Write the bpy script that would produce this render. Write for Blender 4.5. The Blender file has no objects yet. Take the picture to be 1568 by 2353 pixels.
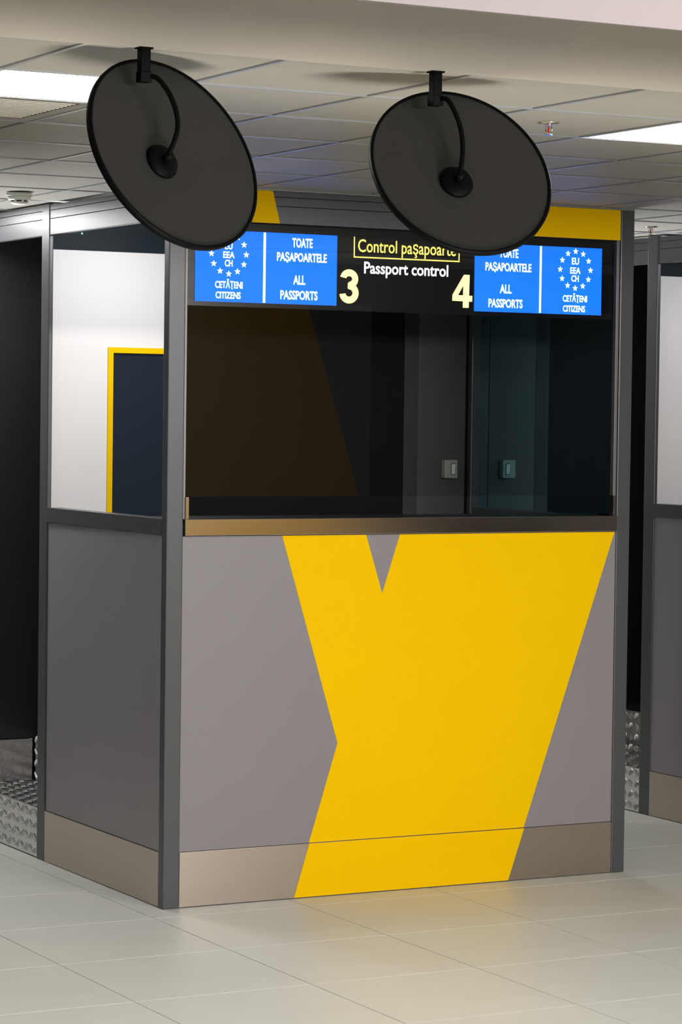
import bpy, bmesh, math, random
from mathutils import Vector, Matrix
random.seed(4)
S = bpy.context.scene
COL = S.collection

# ------------------------------------------------------------------ camera
cam_d = bpy.data.cameras.new('camera'); cam = bpy.data.objects.new('camera', cam_d); COL.objects.link(cam)
R_ = Vector((.88216, -.47078, .01302)); U_ = Vector((.00594, .03877, .99923)); F_ = Vector((.47092, .8814, -.037))
m = Matrix.Identity(4)
for i in range(3):
    m[i][0], m[i][1], m[i][2] = R_[i], U_[i], -F_[i]
m.translation = Vector((-4.26533, -9.39573, 1.91803))
cam.matrix_world = m
cam_d.sensor_fit = 'VERTICAL'; cam_d.sensor_height = 36.0
cam_d.lens = 6202.66 / 2353 * 36.0
cam_d.clip_start = .05; cam_d.clip_end = 200
S.camera = cam

# ------------------------------------------------------------------ world, lights, exposure
w = bpy.data.worlds.new('world'); S.world = w; w.use_nodes = True
w.node_tree.nodes['Background'].inputs[0].default_value = (.80, .80, .86, 1)
w.node_tree.nodes['Background'].inputs[1].default_value = .12
S.view_settings.view_transform = 'Standard'; S.view_settings.look = 'None'
S.view_settings.gamma = 1; S.view_settings.use_curve_mapping = False
S.view_settings.exposure = 0.0

def area(name, loc, target, sx, sy, power, col=(1, 1, 1), spread=180):
    d = bpy.data.lights.new(name, 'AREA'); d.shape = 'RECTANGLE'; d.size = sx; d.size_y = sy
    d.energy = power; d.color = col; d.spread = math.radians(spread)
    o = bpy.data.objects.new(name, d); COL.objects.link(o); o.location = loc
    o.rotation_euler = (Vector(target) - Vector(loc)).to_track_quat('-Z', 'Y').to_euler()
    return o
# added fill lights behind the camera, unseen, brightening the booth front and fascia
area('hall_fill', (1.0, -11.2, 3.0), (.8, -1.0, 1.6), 2.2, .6, 215, (1, .97, .94))
area('hall_fill', (3.5, -11.2, 3.0), (1.2, -1.0, 1.6), 2.2, .6, 310, (1, .97, .93))
# added floor-level fill, unseen, brightening the near ceiling; beam ends before the booths
area('ceiling_fill', (-1.0, -5.7, .15), (-1.0, -2.9, 2.779), 9.0, .9, 46, (1, .95, .84), 21)
# more added fill at the back of the aisles, brightening the rear ceiling
area('aisle_fill', (-.5, 3.5, .15), (-.5, 1.3, 2.779), .8, .3, 18, (1, .98, .95), 44)
area('aisle_fill', (2.63, 3.5, .15), (2.63, 1.3, 2.779), .8, .3, 18, (1, .98, .98), 44)
# added fill inside the two booths, brightening their white back boards
area('booth_fill', (.35, .55, 2.74), (.15, .9, 1.6), .35, .35, 11.5, (1, 1, 1.0))
area('booth_fill', (3.5, .6, 2.74), (3.3, .95, 1.6), .35, .35, 4.2, (.95, .95, 1.0))

# ------------------------------------------------------------------ materials
def mat(name, col, rough=.5, metal=0, emit=0, noise=0, nscale=8, aniso=0, bump=0, bscale=60, spec=.5, coat=0, stretch=None):
    mt = bpy.data.materials.new(name); mt.use_nodes = True
    nt = mt.node_tree; b = nt.nodes['Principled BSDF']; L = nt.links.new
    b.inputs['Base Color'].default_value = (*col, 1); b.inputs['Roughness'].default_value = rough
    b.inputs['Metallic'].default_value = metal; b.inputs['Specular IOR Level'].default_value = spec
    if aniso: b.inputs['Anisotropic'].default_value = aniso
    if coat: b.inputs['Coat Weight'].default_value = coat; b.inputs['Coat Roughness'].default_value = .1
    if emit:
        b.inputs['Emission Color'].default_value = (*col, 1); b.inputs['Emission Strength'].default_value = emit
    if noise or bump:
        tc = nt.nodes.new('ShaderNodeTexCoord'); mp = nt.nodes.new('ShaderNodeMapping'); L(tc.outputs['Object'], mp.inputs[0])
        if stretch: mp.inputs['Scale'].default_value = stretch
    if noise:
        n = nt.nodes.new('ShaderNodeTexNoise'); n.inputs['Scale'].default_value = nscale; n.inputs['Detail'].default_value = 4
        L(mp.outputs[0], n.inputs['Vector'])
        r = nt.nodes.new('ShaderNodeMapRange'); r.inputs[3].default_value = 1 - noise; r.inputs[4].default_value = 1 + noise
        L(n.outputs[0], r.inputs[0])
        h = nt.nodes.new('ShaderNodeHueSaturation'); h.inputs['Color'].default_value = (*col, 1)
        L(r.outputs[0], h.inputs['Value']); L(h.outputs[0], b.inputs['Base Color'])
        rr = nt.nodes.new('ShaderNodeMapRange'); rr.inputs[3].default_value = max(.02, rough - noise * .4); rr.inputs[4].default_value = rough + noise * .4
        L(n.outputs[0], rr.inputs[0]); L(rr.outputs[0], b.inputs['Roughness'])
    if bump:
        n2 = nt.nodes.new('ShaderNodeTexNoise'); n2.inputs['Scale'].default_value = bscale; n2.inputs['Detail'].default_value = 3
        L(mp.outputs[0], n2.inputs['Vector'])
        bp = nt.nodes.new('ShaderNodeBump'); bp.inputs['Strength'].default_value = bump; bp.inputs['Distance'].default_value = .002
        L(n2.outputs[0], bp.inputs['Height']); L(bp.outputs[0], b.inputs['Normal'])
    return mt

def glassy(name, tint, refl, gcol=(1, 1, 1), fresnel=True, rough=0.0):
    """thin architectural glass: clear or tinted see-through layer plus surface reflection"""
    mt = bpy.data.materials.new(name); mt.use_nodes = True; nt = mt.node_tree; L = nt.links.new
    nt.nodes.clear(); out = nt.nodes.new('ShaderNodeOutputMaterial'); mx = nt.nodes.new('ShaderNodeMixShader')
    t = nt.nodes.new('ShaderNodeBsdfTransparent'); t.inputs[0].default_value = (*tint, 1)
    g = nt.nodes.new('ShaderNodeBsdfGlossy'); g.inputs['Color'].default_value = (*gcol, 1); g.inputs['Roughness'].default_value = rough
    L(t.outputs[0], mx.inputs[1]); L(g.outputs[0], mx.inputs[2]); L(mx.outputs[0], out.inputs[0])
    if fresnel:
        fr = nt.nodes.new('ShaderNodeFresnel'); fr.inputs[0].default_value = 1.5
        ge = nt.nodes.new('ShaderNodeNewGeometry'); inv = nt.nodes.new('ShaderNodeMath'); inv.operation = 'SUBTRACT'; inv.inputs[0].default_value = 1
        L(ge.outputs['Backfacing'], inv.inputs[1])
        mu = nt.nodes.new('ShaderNodeMath'); mu.operation = 'MULTIPLY'; L(fr.outputs[0], mu.inputs[0]); L(inv.outputs[0], mu.inputs[1])
        m2 = nt.nodes.new('ShaderNodeMath'); m2.operation = 'MULTIPLY'; m2.use_clamp = True; m2.inputs[1].default_value = refl
        L(mu.outputs[0], m2.inputs[0]); L(m2.outputs[0], mx.inputs[0])
    else: mx.inputs[0].default_value = refl
    return mt

M = {}
M['tile'] = mat('porcelain', (.57, .575, .53), .42, noise=.07, nscale=2.2, spec=.45, stretch=(1, 2.6, 1))
M['grout'] = mat('grout', (.62, .60, .57), .8)
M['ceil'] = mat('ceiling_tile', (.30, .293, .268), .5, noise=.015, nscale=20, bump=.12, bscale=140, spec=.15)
M['tee'] = mat('white_tee', (.40, .41, .43), .3, metal=.4)
M['plaster'] = mat('plaster', (.43, .40, .36), .6, noise=.03, nscale=1.3)
M['bulk'] = mat('bulkhead_paint', (.60, .525, .55), .6)
M['hallwall'] = mat('hall_wall_paint', (.50, .49, .48), .6)
M['darkwall'] = mat('dark_wall_paint', (.03, .03, .032), .7)
M['grey'] = mat('grey_laminate', (.262, .243, .258), .36, noise=.03, nscale=2, spec=.5)
M['post'] = mat('anthracite_metal', (.085, .088, .093), .34, metal=.25, noise=.04, nscale=3)
M['fascia'] = mat('fascia_metal', (.10, .10, .112), .34, metal=.45, noise=.05, nscale=3)
M['yellow'] = mat('yellow_vinyl', (1.0, .60, .0), .5, spec=.04, noise=.02, nscale=3)
M['steel'] = mat('brushed_steel', (.66, .59, .53), .14, metal=1, noise=.04, nscale=2, stretch=(1, 1, 5))
M['kick'] = mat('satin_steel', (.52, .45, .395), .25, metal=1, noise=.025, nscale=1.2, stretch=(1, 1, 2.5))
M['checker'] = mat('aluminium_checker_plate', (.70, .69, .69), .19, metal=1, noise=.05, nscale=9)
M['dark'] = mat('black_panel', (.004, .004, .005), .6, spec=.15)
M['doorwall'] = mat('dark_door_laminate', (.016, .017, .021), .4)
M['jamb'] = mat('dark_jamb', (.022, .021, .021), .5)
M['column'] = mat('grey_column', (.068, .067, .064), .6)
M['white'] = mat('white_board', (.86, .84, .84), .5)
M['navy'] = mat('navy_board', (.011, .020, .034), .5, spec=.1)
M['teal'] = mat('dark_teal_board', (.014, .022, .028), .5, spec=.1)
M['desk'] = mat('black_desk', (.008, .008, .009), .4)
M['black'] = mat('black_plastic', (.0012, .0012, .0015), .55, spec=.06)
M['mback'] = mat('mirror_back_board', (.020, .0195, .019), .6, noise=.08, nscale=5, spec=.2)
M['mirror'] = mat('mirror_face', (.85, .86, .88), .03, metal=1)
M['rubber'] = mat('black_rubber', (.0015, .0015, .002), .5, spec=.06)
M['plastic'] = mat('white_plastic', (.80, .78, .70), .45)
M['switch'] = mat('switch_plastic', (.36, .36, .32), .4)
M['rocker'] = mat('rocker_plastic', (.80, .82, .72), .35)
M['lamp'] = mat('led_diffuser', (1, .985, .96), .5, emit=40)
M['alu'] = mat('white_aluminium', (.72, .72, .74), .35, metal=.2)
M['chrome'] = mat('chrome', (.7, .68, .66), .15, metal=1)
M['bulb'] = mat('red_bulb', (.5, .02, .02), .1)
M['led'] = mat('green_indicator', (.35, 1, .75), .5, emit=6)
M['blue'] = mat('screen_blue', (0, .165, 1), .5, emit=1.3)
M['wtext'] = mat('screen_white', (.92, .97, 1), .5, emit=1.7)
M['ytext'] = mat('screen_yellow', (1, .86, .16), .5, emit=1.45)
M['ynum'] = mat('screen_pale_yellow', (1, .93, .36), .5, emit=1.6)
M['screen'] = mat('screen_black', (.006, .007, .010), .2)
M['gfront'] = glassy('tinted_front_glass', (.88, .88, .88), .75)
M['gside'] = glassy('clear_side_glass', (.985, .985, .99), .15)
M['gmirror'] = glassy('mirror_film_glass', (.2, .4, .5), .88, (.50, .84, .95), fresnel=False)
M['ggap'] = M['gside']

# ------------------------------------------------------------------ helpers
def mesh_obj(name, bm, mt, parent=None, loc=(0, 0, 0), smooth=False, kind=None):
    me = bpy.data.meshes.new(name); bm.normal_update(); bm.to_mesh(me); bm.free(); me.materials.append(mt)
    if smooth:
        for p in me.polygons: p.use_smooth = True
    o = bpy.data.objects.new(name, me); COL.objects.link(o); o.parent = parent; o.location = loc
    if kind: o['kind'] = kind
    return o
def share(src, parent, loc=(0, 0, 0), rz=0):
    o = src.copy(); COL.objects.link(o); o.parent = parent; o.location = loc; o.rotation_euler.z = rz
    return o
def box(bm, x0, x1, y0, y1, z0, z1, bev=0):
    vs = [bm.verts.new(p) for p in ((x0, y0, z0), (x1, y0, z0), (x1, y1, z0), (x0, y1, z0), (x0, y0, z1), (x1, y0, z1), (x1, y1, z1), (x0, y1, z1))]
    fs = [bm.faces.new([vs[i] for i in f]) for f in ((0, 3, 2, 1), (4, 5, 6, 7), (0, 1, 5, 4), (1, 2, 6, 5), (2, 3, 7, 6), (3, 0, 4, 7))]
    if bev:
        es = list({e for f in fs for e in f.edges})
        bmesh.ops.bevel(bm, geom=es, offset=bev, segments=2, affect='EDGES', profile=.6)
    return bm
def B(name, b, mt, parent=None, bev=0, kind=None):
    bm = bmesh.new(); box(bm, *b, bev=bev); return mesh_obj(name, bm, mt, parent, kind=kind)
def prism(bm, pts, y0, y1):
    """polygon in XZ extruded along Y (y0 is the front)"""
    a = [bm.verts.new((x, y0, z)) for x, z in pts]; b = [bm.verts.new((x, y1, z)) for x, z in pts]
    n = len(pts); bm.faces.new(a); bm.faces.new(b[::-1])
    for i in range(n): bm.faces.new((a[i], b[i], b[(i + 1) % n], a[(i + 1) % n]))
    bmesh.ops.recalc_face_normals(bm, faces=bm.faces[:])
    return bm
def lathe(bm, prof, seg=48, M4=Matrix.Identity(4)):
    rings = []
    for r, h in prof:
        if r < 1e-6: rings.append([bm.verts.new(M4 @ Vector((0, 0, h)))])
        else: rings.append([bm.verts.new(M4 @ Vector((r * math.cos(2 * math.pi * i / seg), r * math.sin(2 * math.pi * i / seg), h))) for i in range(seg)])
    for a, b in zip(rings, rings[1:]):
        for i in range(seg):
            j = (i + 1) % seg
            if len(a) == 1 and len(b) == 1: continue
            if len(a) == 1: bm.faces.new((a[0], b[i], b[j]))
            elif len(b) == 1: bm.faces.new((a[i], a[j], b[0]))
            else: bm.faces.new((a[i], a[j], b[j], b[i]))
    bmesh.ops.recalc_face_normals(bm, faces=bm.faces[:])
    return bm
def tube(bm, pts, wid, thk=None, seg=10, sub=5):
    P = [Vector(p) for p in pts]; Q = []
    for i in range(len(P) - 1):
        p0 = P[max(i - 1, 0)]; p1 = P[i]; p2 = P[i + 1]; p3 = P[min(i + 2, len(P) - 1)]
        for k in range(sub):
            t = k / sub
            Q.append(.5 * ((2 * p1) + (p2 - p0) * t + (2 * p0 - 5 * p1 + 4 * p2 - p3) * t * t + (3 * p1 - p0 - 3 * p2 + p3) * t ** 3))
    Q.append(P[-1]); thk = thk or wid; rings = []
    for i, q in enumerate(Q):
        d = (Q[min(i + 1, len(Q) - 1)] - Q[max(i - 1, 0)]).normalized()
        v = F_; s = d.cross(v).normalized(); n = s.cross(d).normalized()
        rings.append([bm.verts.new(q + s * (wid / 2 * math.cos(2 * math.pi * k / seg)) + n * (thk / 2 * math.sin(2 * math.pi * k / seg))) for k in range(seg)])
    for a, b in zip(rings, rings[1:]):
        for k in range(seg):
            l = (k + 1) % seg; bm.faces.new((a[k], a[l], b[l], b[k]))
    bm.faces.new(rings[0]); bm.faces.new(rings[-1])
    bmesh.ops.recalc_face_normals(bm, faces=bm.faces[:])
    return bm
def thing(name, label, cat, loc=(0, 0, 0), group=None):
    o = bpy.data.objects.new(name, None); COL.objects.link(o); o.location = loc; o.empty_display_size = .1
    o['label'] = label; o['category'] = cat
    if group: o['group'] = group
    return o
def tag(o, label, cat, group=None):
    o['label'] = label; o['category'] = cat
    if group: o['group'] = group
    return o

# ------------------------------------------------------------------ setting: floor
W, D, H = 2.127, 1.306, 2.779
fl = B('floor', (-9, 12, -12, 6, -.05, -.004), M['grout'], kind='structure')
TX, TY = .6447, .6447
proto = None
bm = bmesh.new(); box(bm, 0, TX - .004, 0, TY - .004, -.014, 0, bev=.0022)
for i in range(-4, 8):
    for j in range(-3, 7):
        x = -.7425 + i * TX; y = -1.432 + j * TY
        # only what the frame can show
        if x > 2.3 + .9 * (y + 3) or x < -3.2: continue
        if 0 < x < W - TX and 0 < y < D: continue
        if proto is None: proto = mesh_obj('tile', bm, M['tile'], fl, (x, y, 0))
        else: share(proto, fl, (x, y, 0))
# ceramic beyond the laid-out tiles (outside the frame and under the camera)
B('tile_field', (-9, 12, -12, -1.432 - 3 * TY - .003, -.014, -.0005), M['tile'], fl)

# ------------------------------------------------------------------ setting: ceiling
GX0, GX, GY = .345, .533, .5775
ce = B('ceiling', (-6, 9, -3.465, 6, 2.802, 2.90), M['alu'], kind='structure')
light_cells = {(-4, -5), (0, -5), (-2, 3), (4, 5)}
vent_cell = (-4, -4)
tee_w = .013
tproto = None
for i in range(-8, 11):
    for j in range(-6, 6):
        if (i, j) in light_cells or (i, j) == vent_cell: continue
        x = GX0 + i * GX; y = j * GY
        if x > 4.4 and y < -1: continue
        if x < -2.6 and y > -.7: continue
        if x < -3.3: continue
        if tproto is None:
            bm = bmesh.new(); box(bm, tee_w / 2, GX - tee_w / 2, tee_w / 2, GY - tee_w / 2, 2.783, 2.801, bev=.003)
            tproto = mesh_obj('tile', bm, M['ceil'], ce, (x, y, 0))
        else: share(tproto, ce, (x, y, 0))
bproto = cproto = None
for i in range(-8, 12):
    x = GX0 + i * GX
    if bproto is None:
        bm = bmesh.new(); box(bm, -tee_w / 2, tee_w / 2, -3.465, 3.465, 2.779, 2.802); bproto = mesh_obj('grid_bar', bm, M['tee'], ce, (x, 0, 0))
    else: share(bproto, ce, (x, 0, 0))
for j in range(-5, 7):
    if cproto is None:
        bm = bmesh.new(); box(bm, -4.0, 6.3, -tee_w / 2, tee_w / 2, 2.7785, 2.8015); cproto = mesh_obj('grid_bar', bm, M['tee'], ce, (0, j * GY, 0))
    else: share(cproto, ce, (0, j * GY, 0))
B('ceiling_soffit', (-9, 12, -4.41, -3.472, 2.776, 2.9), M['plaster'], kind='structure')
B('soffit_shade_strip', (-9, 12, -3.4715, -3.4655, 2.779, 2.9), M['dark'], kind='structure')  # black strip, the dark of the soffit's shadow gap put into colour
B('wall_bulkhead', (-9, 12, -4.42, -4.405, 2.7765, 4.6), M['bulk'], kind='structure')
B('ceiling_hall', (-9, 12, -12, -4.42, 4.6, 4.7), M['plaster'], kind='structure')
B('wall_front', (-9, 12, -12.1, -12, 0, 4.6), M['darkwall'], kind='structure')
B('wall_back', (-9, 12, 6, 6.1, 0, 2.8), M['hallwall'], kind='structure')
B('wall_left', (-9.1, -9, -12, 6, 0, 4.6), M['hallwall'], kind='structure')
B('wall_right', (12, 12.1, -12, 6, 0, 4.6), M['hallwall'], kind='structure')

def ceiling_light(i, j, label):
    t = thing('ceiling_light', label, 'ceiling light', (GX0 + (i + .5) * GX, (j + .5) * GY, 2.801), 'square ceiling light panels')
    a = GX / 2 - tee_w / 2; b = GY / 2 - tee_w / 2; f = .014
    bm = bmesh.new()
    box(bm, -a, a, -b, -b + f, -.021, 0); box(bm, -a, a, b - f, b, -.021, 0)
    box(bm, -a, -a + f, -b + f, b - f, -.021, 0); box(bm, a - f, a, -b + f, b - f, -.021, 0)
    mesh_obj('frame', bm, M['alu'], t)
    B('diffuser', (-a + f, a - f, -b + f, b - f, -.017, -.002), M['lamp'], t)
for c, lab in (((-4, -5), 'square lit panel in the ceiling at left, behind the first round mirror'), ((0, -5), 'square lit panel in the ceiling at right, cut by the frame edge'),
               ((-2, 3), 'lit ceiling panel over the aisle left of the booth'), ((4, 5), 'lit ceiling panel behind the gap right of the booth')):
    ceiling_light(*c, lab)

# air vent beside the left light
x = GX0 + (-4 + .5) * GX; y = (-4 + .5) * GY
v = thing('ceiling_vent', 'white square louvred air vent in the ceiling beside the left light panel', 'air vent', (x, y, 2.801))
a = GX / 2 - tee_w / 2; b = GY / 2 - tee_w / 2; f = .045
bm = bmesh.new(); box(bm, -a, a, -b, -b + f, -.02, 0); box(bm, -a, a, b - f, b, -.02, 0); box(bm, -a, -a + f, -b + f, b - f, -.02, 0); box(bm, a - f, a, -b + f, b - f, -.02, 0)
mesh_obj('frame', bm, M['ceil'], v)
B('backing', (-a + f, a - f, -b + f, b - f, -.004, 0), M['jamb'], v)
sl = None; n = 15
for k in range(n):
    yy = -b + f + (k + .5) * (2 * b - 2 * f) / n
    if sl is None:
        bm = bmesh.new(); box(bm, -a + f, a - f, -.0085, .0085, -.003, 0)
        bmesh.ops.rotate(bm, verts=bm.verts[:], cent=(0, 0, 0), matrix=Matrix.Rotation(math.radians(30), 3, 'X'))
        sl = mesh_obj('slat', bm, M['plastic'], v, (0, yy, -.012))
    else: share(sl, v, (0, yy, -.012))

# smoke detector
t = thing('smoke_detector', 'small round cream smoke detector on the ceiling at far left', 'smoke detector', (-.30, .80, 2.779))
mesh_obj('base', lathe(bmesh.new(), [(0, 0), (.052, 0), (.053, -.012), (.050, -.014)], 40), M['plastic'], t, smooth=True)
mesh_obj('housing', lathe(bmesh.new(), [(.046, -.013), (.047, -.024), (.040, -.031), (0, -.031)], 40), M['plastic'], t, smooth=True)
mesh_obj('sensor_slot', lathe(bmesh.new(), [(.036, -.030), (.036, -.036), (0, -.036)], 40), M['dark'], t, smooth=True)
mesh_obj('cap', lathe(bmesh.new(), [(.035, -.036), (.033, -.042), (.022, -.047), (0, -.048)], 40), M['plastic'], t, smooth=True)
bm = bmesh.new()
for k in range(8):
    a0 = k * math.pi / 4; mm = Matrix.Rotation(a0, 4, 'Z') @ Matrix.Translation((.0365, 0, -.0335)); b2 = bmesh.new()
    b3 = box(bmesh.new(), -.003, .003, -.004, .004, -.004, .004); b3.transform(mm); me = bpy.data.meshes.new('t'); b3.to_mesh(me); b3.free(); bm.from_mesh(me); bpy.data.meshes.remove(me); b2.free()
mesh_obj('rib', bm, M['plastic'], t)

# sprinklers
def sprinkler(loc, label):
    t = thing('sprinkler', label, 'sprinkler', loc, 'ceiling sprinklers')
    mesh_obj('escutcheon', lathe(bmesh.new(), [(0, 0), (.032, 0), (.031, -.003), (.012, -.006), (0, -.006)], 32), M['chrome'], t, smooth=True)
    fr = bmesh.new(); lathe(fr, [(0, -.005), (.010, -.005), (.010, -.012), (0, -.012)], 16)
    tube(fr, [(.0095, 0, -.011), (.0105, 0, -.022), (.007, 0, -.031), (0, 0, -.035)], .0035, seg=6)
    tube(fr, [(-.0095, 0, -.011), (-.0105, 0, -.022), (-.007, 0, -.031), (0, 0, -.035)], .0035, seg=6)
    mesh_obj('frame', fr, M['chrome'], t)
    mesh_obj('glass_bulb', lathe(bmesh.new(), [(0, -.012), (.003, -.014), (.0032, -.028), (0, -.033)], 12), M['bulb'], t, smooth=True)
    mesh_obj('deflector', lathe(bmesh.new(), [(0, -.034), (.011, -.036), (.011, -.038), (0, -.038)], 20), M['chrome'], t)
    return t
sprinkler((.046, -2.600, 2.783), 'chrome ceiling sprinkler with red bulb right of the second round mirror')
sprinkler((2.80, .86, 2.783), 'small distant ceiling sprinkler above the gap between the two booths')

# ------------------------------------------------------------------ the passport booth
def checker(bm, ax, o, u, vv, nu, nv, su, sv, alt=True):
    """rows of raised five-bar groups on a plate; o origin, u and vv in-plane unit vectors, ax the outward normal"""
    o, u, vv, ax = map(Vector, (o, u, vv, ax))
    for i in range(nu):
        for j in range(nv):
            c = o + u * (su * (i + .5)) + vv * (sv * (j + .5)); sgn = -1 if alt and (i + j) % 2 else 1
            d = (u * .55 + vv * sgn * .83).normalized(); e = ax.cross(d)
            for k in range(-2, 3):
                p = c + e * (k * .0078); L_ = .017 if abs(k) < 2 else .013
                top = p + ax * .0044; vs = [bm.verts.new(q) for q in (p - d * L_, p + e * .0021, p + d * L_, p - e * .0021, top - d * L_ * .45, top + d * L_ * .45)]
                for f in ((0, 1, 4), (1, 5, 4), (1, 2, 5), (2, 3, 5), (3, 4, 5), (3, 0, 4)):
                    bm.faces.new([vs[q] for q in f])
    bmesh.ops.recalc_face_normals(bm, faces=bm.faces[:])

def plate_box(name, b, faces, mt, parent):
    """checker plate box: slab part plus its raised tread pattern as a sub-part"""
    x0, x1, y0, y1, z0, z1 = b
    o = B(name, b, mt, parent, bev=.002)
    bm = bmesh.new(); s = .050
    if 'l' in faces: checker(bm, (-1, 0, 0), (x0, y0, z0), (0, 1, 0), (0, 0, 1), int((y1 - y0) / s), int((z1 - z0) / s), s, (z1 - z0) / int((z1 - z0) / s))
    if 't' in faces: checker(bm, (0, 0, 1), (x0, y0, z1), (0, 1, 0), (1, 0, 0), int((y1 - y0) / s), int((x1 - x0) / s), s, s)
    if 'f' in faces: checker(bm, (0, -1, 0), (x0, y0, z0), (1, 0, 0), (0, 0, 1), max(1, int((x1 - x0) / s)), int((z1 - z0) / s), s, (z1 - z0) / int((z1 - z0) / s), alt=False)
    mesh_obj('tread_pattern', bm, mt, o, kind='stuff')
    return o

YV = [(.498, 1.434), (.567 + .188, .607), (.6325, .2165)]      # left edge of the yellow figure
def booth(loc, label, detail=True):
    b = thing('passport_booth', label, 'booth', loc)
    P = M['post']
    B('post', (0, .0694, 0, .046, 0, H - .002), P, b, bev=.004)
    B('post', (W - .066, W, 0, .046, 0, H - .002), P, b, bev=.004)
    B('post', (0, .020, D - .085, D, 0, H - .002), P, b, bev=.004)
    B('post', (W - .05, W, D - .085, D, 0, H - .002), P, b, bev=.004)
    B('post', (0, .05, 2.20, 2.28, 0, H - .002), P, b, bev=.004)
    # window jambs of the front
    for x0, x1 in ((.0710, .0805), (2.0455, 2.0590)): B('window_jamb', (x0, x1, .006, .03, 1.50, 2.645), M['alujamb'], b, bev=.001)
    # front: laminate panel, yellow vinyl figure, kick plate
    fp = B('front_panel', (.0694, W - .066, .006, .030, .2165, 1.4335), M['grey'], b, bev=.001)
    y = bmesh.new(); prism(y, [(.498, 1.4325), (.755, .607), (.6325, .2175), (1.630, .2175), (2.0545, 1.4325), (1.026, 1.4325), (.948, 1.197), (.872, 1.4325)], .0045, .0062)
    mesh_obj('yellow_figure', y, M['yellow'], fp)
    kp = B('kick_plate', (.0700, W - .067, .001, .030, .003, .2155), M['kick'], b, bev=.001)
    y = bmesh.new(); prism(y, [(.567, .004), (.6322, .2145), (1.629, .2145), (1.5555, .004)], -.0006, .0012)
    mesh_obj('yellow_figure', y, M['yellow'], kp)
    B('plinth', (.05, W - .05, .032, .05, 0, .22), M['dark'], b)
    # left side: laminate, kick plate, ledge, glass
    B('side_panel', (.006, .030, .047, D - .0855, .2165, 1.437), M['grey'], b, bev=.001)
    B('kick_plate', (.001, .030, .047, D - .0855, .003, .2155), M['kick'], b, bev=.001)
    B('window_ledge', (-.003, .060, .047, D - .0855, 1.438, 1.500), P, b, bev=.002)
    B('side_glass', (.012, .018, .047, D - .0855, 1.5005, 2.644), M['gside'], b)
    # right side wall with mirror-film glass
    B('side_panel', (W - .034, W - .010, .047, D - .0855, .0, 1.437), M['grey'], b, bev=.001)
    B('window_ledge', (W - .040, W + .003, .047, D - .0855, 1.438, 1.490), P, b, bev=.002)
    B('side_glass', (W - .004, W + .002, .047, D - .0855, 1.4905, 2.644), M['gmirror'], b)
    # fascia: three stacked strips in front and along the sides
    zs = [(2.6465, 2.7125), (2.7145, 2.7480), (2.7500, 2.7720)]
    for k, (z0, z1) in enumerate(zs):
        s1 = B('fascia_strip', (.0694, W - .066, .004, .030, z0, z1), M['fascia'], b, bev=.0008)
        s2 = B('fascia_strip', (.003, .030, .047, D - .0855, z0, z1), M['fascia'], b, bev=.0008)
        B('fascia_strip', (.003, .030, D + .0005, 2.1995, z0, z1), M['fascia'], b, bev=.0008)
        B('fascia_strip', (W - .03, W - .003, .047, D - .0855, z0, z1), M['fascia'], b, bev=.0008)
    e = lambda z: .498 - (z - 1.434) * .311
    g = lambda z: .471 - (z - 2.647) * .26
    h = lambda z: .948 + (z - 1.197) * .329
    z0, z1 = 2.6468, 2.7716
    y = bmesh.new(); prism(y, [(e(z0), z0), (g(z0), z0), (g(z1), z1), (e(z1), z1)], .0028, .0038)
    mesh_obj('yellow_figure', y, M['yellow'], b)
    y = bmesh.new(); prism(y, [(h(z0), z0), (W - .068, z0), (W - .068, z1), (h(z1), z1)], .0028, .0038)
    mesh_obj('yellow_figure', y, M['yellow'], b)
    B('top_channel', (.01, W - .01, -.003, .040, 2.7725, H - .0015), M['tee'], b)
    # counter
    B('counter_edge', (.0735, W - .0685, -.010, .012, 1.4365, 1.4995), M['steel'], b, bev=.0015)
    B('counter_top', (.0735, W - .0685, .0125, .330, 1.480, 1.4985), M['desk'], b, bev=.001)
    B('counter_cheek', (.0790, .0925, -.002, .034, 1.4995, 1.5850), M['steel'], b, bev=.001)
    B('counter_cheek', (2.0435, 2.0560, -.002, .034, 1.4995, 1.5850), M['steel'], b, bev=.001)
    B('front_glass', (.0806, 2.0454, .0130, .0190, 1.5852, 2.6460), M['gfront'], b)
    # raised floor and inside back wall
    B('raised_floor', (.315, W - .036, .05, 2.114, .36, .430), M['jamb'], b)
    B('back_board', (.0205, .284, D - .056, D - .030, .43, 2.588), M['white'], b)
    B('back_board', (.0205, .6, D - .0555, D - .030, 2.589, 2.776), M['teal'], b)
    B('back_board', (.284, .6, D - .0555, D - .030, 2.182, 2.588), M['white'], b)
    y = bmesh.new(); prism(y, [(.284, .43), (.308, .43), (.308, 2.158), (.6, 2.158), (.6, 2.1815), (.284, 2.1815)], D - .062, D - .030)
    mesh_obj('door_frame', y, M['yellow'], b)
    B('inner_door', (.3085, .6, D - .050, D - .030, .43, 2.1575), M['navy'], b)
    B('back_board', (.601, 1.735, D - .0555, D - .030, .43, 2.776), M['dark'], b)
    B('back_board', (1.736, 1.808, D - .060, D - .030, .43, 2.776), M['jamb'], b)
    B('inner_column', (1.809, 2.060, D - .060, D - .030, .43, 2.776), M['column'], b, bev=.002)
    B('back_board', (2.061, W - .0505, D - .0555, D - .030, .43, 2.776), M['dark'], b)
    # entrance behind the side post: checker plate step and riser, dark door wall
    plate_box('step', (.004, .310, D + .002, 2.1135, .004, .217), 'lt', M['checker'], b)
    plate_box('riser_plate', (.307, .314, D + .002, 2.110, .2175, .432), 'l', M['checker'], b)
    plate_box('riser_plate', (.04, .300, 2.1145, 2.124, .2175, .409), 'f', M['checker'], b)
    B('door_wall', (.0, W, 2.116, 2.160, .412, 2.776), M['doorwall'], b)
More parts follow.
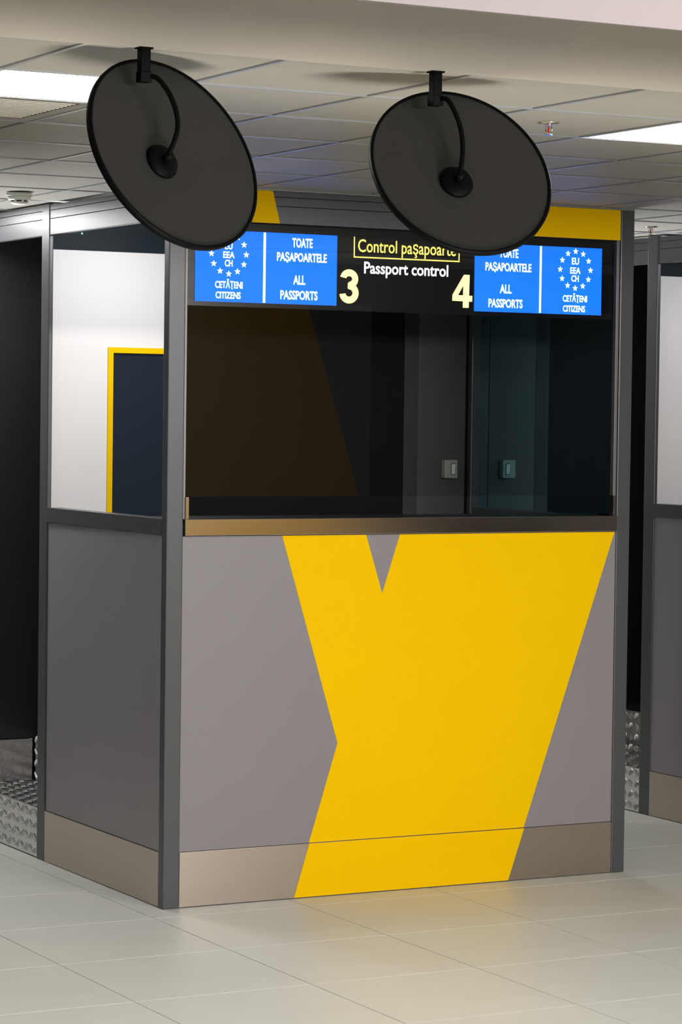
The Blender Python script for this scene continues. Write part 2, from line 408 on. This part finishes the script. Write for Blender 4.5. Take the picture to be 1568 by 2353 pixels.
    B('door_wall', (.0, W, 2.126, 2.160, 0, .411), M['doorwall'], b)
    B('edge_strip', (.303, .3068, 2.108, 2.1135, .2175, .412), M['dark'], b)
    return b
M['alujamb'] = mat('window_jamb_metal', (.20, .19, .19), .4, metal=.5)
bo = booth((0, 0, 0), 'grey passport control booth with a big yellow Y-shaped figure and steel counter')
booth((-3.135, 0, 0), 'neighbouring passport booth left of the aisle, outside the frame')
bo2 = booth((3.135, .06, 0), 'darker passport booth at the right frame edge, only its shaded side showing')

# green standby light on the dark board above the white one
ind = mesh_obj('indicator_light', lathe(bmesh.new(), [(0, .003), (.0022, .002), (.003, 0)], 12, Matrix.Rotation(math.pi / 2, 4, 'X')), M['led'], None, (.160, D - .0565, 2.660))
tag(ind, 'tiny green standby light above the white board in the left window', 'indicator light')

# ------------------------------------------------------------------ light switches
def switch(loc, label, rz=0):
    t = thing('light_switch', label, 'light switch', loc)
    B('back_box', (-.033, .033, -.026, 0, -.041, .041), M['switch'], t, bev=.004)
    B('face_plate', (-.034, .034, -.036, -.0262, -.042, .042), M['switch'], t, bev=.004)
    bm = bmesh.new(); prism(bm, [(-.002, -.026), (.020, -.026), (.020, .026), (-.002, .026)], -.0375, -.0362)
    mesh_obj('rocker_surround', bm, M['jamb'], t)
    bm = bmesh.new(); box(bm, .000, .018, -.0418, -.0376, -.023, .023, bev=.001)
    for v_ in bm.verts:
        if v_.co.y < -.040 and v_.co.z < 0: v_.co.y += .0025
    mesh_obj('rocker', bm, M['rocker'], t)
    return t
switch((1.968, D - .0605, 1.665), 'square cream light switch on the grey column seen through the booth glass')

# ------------------------------------------------------------------ information display over the counter
SX, SZ = .5 * (.0806 + 2.0454), 2.48
disp = thing('information_display', 'wide dark display over the counter with two blue screens and yellow lettering', 'display', (SX, .06, SZ))
def DB(name, x0, x1, y0, y1, z0, z1, mt, parent=disp, bev=0):
    return B(name, (x0 - SX, x1 - SX, y0 - .06, y1 - .06, z0 - SZ, z1 - SZ), mt, parent, bev)
DB('housing', .0812, 2.0448, .034, .085, 2.318, 2.645, M['screen'], bev=.002)
scrL = DB('screen', .1225, .7385, .0305, .0338, 2.337, 2.6125, M['blue'])
scrR = DB('screen', 1.372, 1.9865, .0305, .0338, 2.334, 2.6110, M['blue'])
scrL['label'] = 'blue screen left of the number 3'; scrR['label'] = 'blue screen right of the number 4'
DB('divider', .4140, .4240, .0292, .0303, 2.339, 2.6110, M['wtext'], scrL)
DB('divider', 1.6815, 1.6905, .0292, .0303, 2.336, 2.6095, M['wtext'], scrR)

def text_mesh(body, off):
    c = bpy.data.curves.new('t', 'FONT'); c.body = body; c.offset = off; c.resolution_u = 3; c.extrude = 0
    o = bpy.data.objects.new('t', c); COL.objects.link(o)
    dg = bpy.context.evaluated_depsgraph_get(); me = bpy.data.meshes.new_from_object(o.evaluated_get(dg))
    bpy.data.objects.remove(o); bpy.data.curves.remove(c)
    return me
CAPH = {}
def lettering(body, x0, x1, z0, cap, mt, parent, off=.02, y=.0296, ref='H'):
    me = text_mesh(body, off)
    if (ref, off) not in CAPH:
        r = text_mesh(ref, off); CAPH[(ref, off)] = (min(v.co.y for v in r.vertices), max(v.co.y for v in r.vertices)); bpy.data.meshes.remove(r)
    b0, b1 = CAPH[(ref, off)]
    xs = [v.co.x for v in me.vertices]; mn, mx = min(xs), max(xs)
    sx = (x1 - x0) / (mx - mn); sz = cap / (b1 - b0)
    for v in me.vertices:
        v.co = ((v.co.x - mn) * sx + x0 - SX, y - .06, (v.co.y - b0) * sz + z0 - SZ)
    bm = bmesh.new(); bm.from_mesh(me)
    if bm.faces:
        r = bmesh.ops.extrude_face_region(bm, geom=bm.faces[:])
        for v in r['geom']:
            if isinstance(v, bmesh.types.BMVert): v.co.y += .0006
        bmesh.ops.recalc_face_normals(bm, faces=bm.faces[:])
    bm.to_mesh(me); bm.free()
    me.materials.clear(); me.materials.append(mt)
    o = bpy.data.objects.new('lettering', me); COL.objects.link(o); o.parent = parent
    return o
WT, YT, YN = M['wtext'], M['ytext'], M['ynum']
BO = .026
for s, par, rows in ((0, scrL, [('TOATE', .5393, .6288, 2.5590, .036), ('PAŞAPOARTELE', .4733, .6925, 2.5035, .034), ('ALL', .5457, .5985, 2.4140, .036), ('PASSPORTS', .4897, .6535, 2.3550, .035),
                                ('CETĂŢENI', .2074, .3258, 2.3900, .0265), ('CITIZENS', .2101, .3178, 2.3500, .0262), ('CH', .2481, .2815, 2.4738, .0262), ('EEA', .2408, .2900, 2.5060, .0255), ('EU', .2480, .2805, 2.5400, .0262)]),
                     (1, scrR, [('TOATE', 1.4870, 1.5775, 2.5560, .036), ('PAŞAPOARTELE', 1.4215, 1.6418, 2.5003, .034), ('ALL', 1.4919, 1.5475, 2.4105, .036), ('PASSPORTS', 1.4383, 1.6013, 2.3520, .035),
                                ('CETĂŢENI', 1.7960, 1.9156, 2.3860, .0265), ('CITIZENS', 1.7977, 1.9066, 2.3445, .0262), ('CH', 1.8365, 1.8732, 2.4695, .0262), ('EEA', 1.8304, 1.8814, 2.5020, .0265), ('EU', 1.8380, 1.8733, 2.5400, .0280)])):
    for r in rows: lettering(*r, WT, par, off=BO)
lettering('Control paşapoarte', .8335, 1.2830, 2.5530, .0500, YT, disp, off=.006, y=.0326)
lettering('Passport control', .8620, 1.2484, 2.4685, .0470, WT, disp, off=.018, y=.0326)
def numeral(loops, x, z, mt):
    """filled numeral drawn from closed outlines (holes allowed), metres, at x, z"""
    c = bpy.data.curves.new('t', 'CURVE'); c.dimensions = '2D'; c.fill_mode = 'BOTH'
    for lp in loops:
        sp = c.splines.new('POLY'); sp.points.add(len(lp) - 1); sp.use_cyclic_u = True
        for p, q in zip(sp.points, lp): p.co = (q[0], q[1], 0, 1)
    o = bpy.data.objects.new('t', c); COL.objects.link(o)
    dg = bpy.context.evaluated_depsgraph_get(); me = bpy.data.meshes.new_from_object(o.evaluated_get(dg))
    bpy.data.objects.remove(o); bpy.data.curves.remove(c)
    bm = bmesh.new(); bm.from_mesh(me); bpy.data.meshes.remove(me)
    for v in bm.verts: v.co = (v.co.x + x - SX, .0326 - .06, v.co.y + z - SZ)
    r = bmesh.ops.extrude_face_region(bm, geom=bm.faces[:])
    for v in r['geom']:
        if isinstance(v, bmesh.types.BMVert): v.co.y += .0006
    bmesh.ops.recalc_face_normals(bm, faces=bm.faces[:])
    return mesh_obj('lettering', bm, mt, disp)
def three():
    def arc(cx, cz, rx, rz, a0, a1, n=22):
        return [(cx + rx * math.cos(math.radians(a0 + (a1 - a0) * k / n)), cz + rz * math.sin(math.radians(a0 + (a1 - a0) * k / n))) for k in range(n + 1)]
    h = .0135
    up, lo = (.0415, .0970, .0270, .0245), (.0415, .0415, .0295, .0280)
    def off(b, d, a0, a1): return arc(b[0], b[1], b[2] + d, b[3] + d, a0, a1)
    return [off(up, h, 168, -52) + off(lo, h, 52, -172) + off(lo, -h, -172, 80) + [(.036, .0585), (.036, .0800)] + off(up, -h, -80, 168)]
numeral(three(), .7538, 2.3475, YN)
k4 = lambda X, Y: ((X - 1318) / 227 * .0934, (1012 - Y) / 367 * .133)
numeral([[k4(*q) for q in ((1440, 1012), (1506, 1012), (1508, 942), (1545, 942), (1547, 877), (1509, 877), (1513, 645), (1448, 645), (1320, 872), (1318, 938), (1440, 941))],
         [k4(*q) for q in ((1384, 873), (1442, 765), (1441, 875))]], 1.2691, 2.3465, YN)
bm = bmesh.new()
for x0, x1, z0, z1 in ((.8145, 1.3000, 2.5295, 2.5345), (.8145, .8185, 2.5345, 2.6120), (1.2960, 1.3000, 2.5345, 2.6105)):
    box(bm, x0 - SX, x1 - SX, .0318 - .06, .0336 - .06, z0 - SZ, z1 - SZ)
mesh_obj('outline', bm, YT, disp)
def star(cx, cz, r, par):
    bm = bmesh.new(); prism(bm, [(cx + (r if k % 2 == 0 else r * .42) * math.sin(k * math.pi / 5) - SX, cz + (r if k % 2 == 0 else r * .42) * math.cos(k * math.pi / 5) - SZ) for k in range(10)], -.0305, -.0299)
    return mesh_obj('star', bm, WT, par)
for par, cx, cz in ((scrL, .2655, 2.5215), (scrR, 1.8560, 2.5185)):
    for k in range(12):
        star(cx + .0745 * math.sin(k * math.pi / 6), cz + .0760 * math.cos(k * math.pi / 6), .0135, par)

# ------------------------------------------------------------------ round mirrors seen from behind
def round_mirror(C, n, R, hub, arm, rx, zb, label):
    C = Vector(C); n = Vector(n).normalized()
    t = thing('security_mirror', label, 'mirror', (rx, -3.49, 2.776), 'round ceiling mirrors')
    base = Vector((rx, -3.49, 2.776))
    T = Matrix.Translation(C - base) @ n.to_track_quat('Z', 'Y').to_matrix().to_4x4()
    bk = mesh_obj('back_board', lathe(bmesh.new(), [(0, .0), (R - .006, .0), (R - .006, -.004), (0, -.004)], 96, T), M['mback'], t)
    pr = [(R - .008, .004), (R - .003, .0055), (R, .002), (R, -.010), (R - .004, -.013), (R - .008, -.010), (R - .008, .004)]
    mesh_obj('rim', lathe(bmesh.new(), pr, 96, T), M['rubber'], t, smooth=True)
    dome = [(0, -.060)] + [((R - .008) * math.sin(a), -.010 - .050 * (math.cos(a) - math.cos(1.57)) ) for a in [q * 1.57 / 14 for q in range(1, 15)]]
    mesh_obj('mirror_dome', lathe(bmesh.new(), dome, 72, T), M['mirror'], t, smooth=True)
    T2 = Matrix.Translation(Vector(hub) - base) @ n.to_track_quat('Z', 'Y').to_matrix().to_4x4()
    mesh_obj('hub_disc', lathe(bmesh.new(), [(0, .006), (.020, .006), (.040, .0035), (.0435, -.002), (.0435, -.0098), (0, -.0098)], 48, T2), M['black'], t, smooth=True)
    a = bmesh.new(); tube(a, [Vector(p) - base for p in arm], .0125, .008)
    lathe(a, [(0, .03), (.009, .03), (.011, .004), (0, .004)], 20, T2)
    mesh_obj('arm', a, M['black'], t, smooth=True)
    rd = bmesh.new(); box(rd, -.0125, .0125, -.0125, .0125, zb - 2.776, -.0005, bev=.002)
    mesh_obj('rod', rd, M['black'], t)
    cl = bmesh.new(); box(cl, -.0145, .0145, -.0145, .0145, zb - 2.776 - .004, zb - 2.776 + .022, bev=.002)
    mesh_obj('clamp', cl, M['black'], t)
    fl_ = bmesh.new(); box(fl_, -.018, .018, -.016, .016, -.004, 0, bev=.001)
    mesh_obj('ceiling_flange', fl_, M['black'], t)
    return t
round_mirror((-1.57749, -3.49912, 2.52923), (0.27059, -0.86918, 0.41389), .2533, (-1.62277, -3.5352, 2.50723),
    [(-1.65172, -3.49166, 2.70229), (-1.64465, -3.50098, 2.70696), (-1.63128, -3.51404, 2.70245), (-1.61263, -3.53096, 2.67331), (-1.59951, -3.54531, 2.63488), (-1.59551, -3.55492, 2.59329), (-1.60234, -3.55832, 2.56188), (-1.61551, -3.55834, 2.53042), (-1.62678, -3.55889, 2.51032)],
    -1.656, 2.697, 'left round mirror hanging from the soffit, steeply tilted, seen from behind')
round_mirror((-0.80482, -3.53708, 2.52473), (-0.1022, -0.86349, 0.4939), .2436, (-0.83114, -3.56079, 2.49809),
    [(-0.85214, -3.49164, 2.70222), (-0.84704, -3.50445, 2.70677), (-0.8372, -3.52016, 2.70266), (-0.8247, -3.5386, 2.66704), (-0.81805, -3.55421, 2.62491), (-0.8191, -3.56578, 2.5806), (-0.82584, -3.57386, 2.54717), (-0.83543, -3.58028, 2.51703), (-0.84394, -3.58655, 2.50427)],
    -.8565, 2.693, 'right round mirror hanging from the soffit, wider ellipse, seen from behind')

# ------------------------------------------------------------------ booths across the hall, which the front glass mirrors
def opposite(x0, x1, label, fig):
    t = thing('opposite_booth', label, 'booth', (.5 * (x0 + x1), -11.2, 0))
    hw = (x1 - x0) / 2
    B('wall', (-hw, hw, -.3, 0, 0, 2.85), M['oppgrey'], t, bev=.003)
    if fig:
        y = bmesh.new(); prism(y, [(-hw, 0), (-hw, 2.84), (6.40 - .5 * (x0 + x1), 2.84), (6.92 - .5 * (x0 + x1), 1.20), (6.5 - .5 * (x0 + x1), 0)], .0005, .004)
        mesh_obj('yellow_figure', y, M['yellow'], t)
    return t
M['oppgrey'] = mat('opposite_grey_laminate', (.33, .33, .38), .4)
opposite(4.7, 7.03, 'grey and yellow booth across the hall behind the camera', True)
opposite(9.03, 11.3, 'plain grey booth across the hall behind the camera, further right', False)
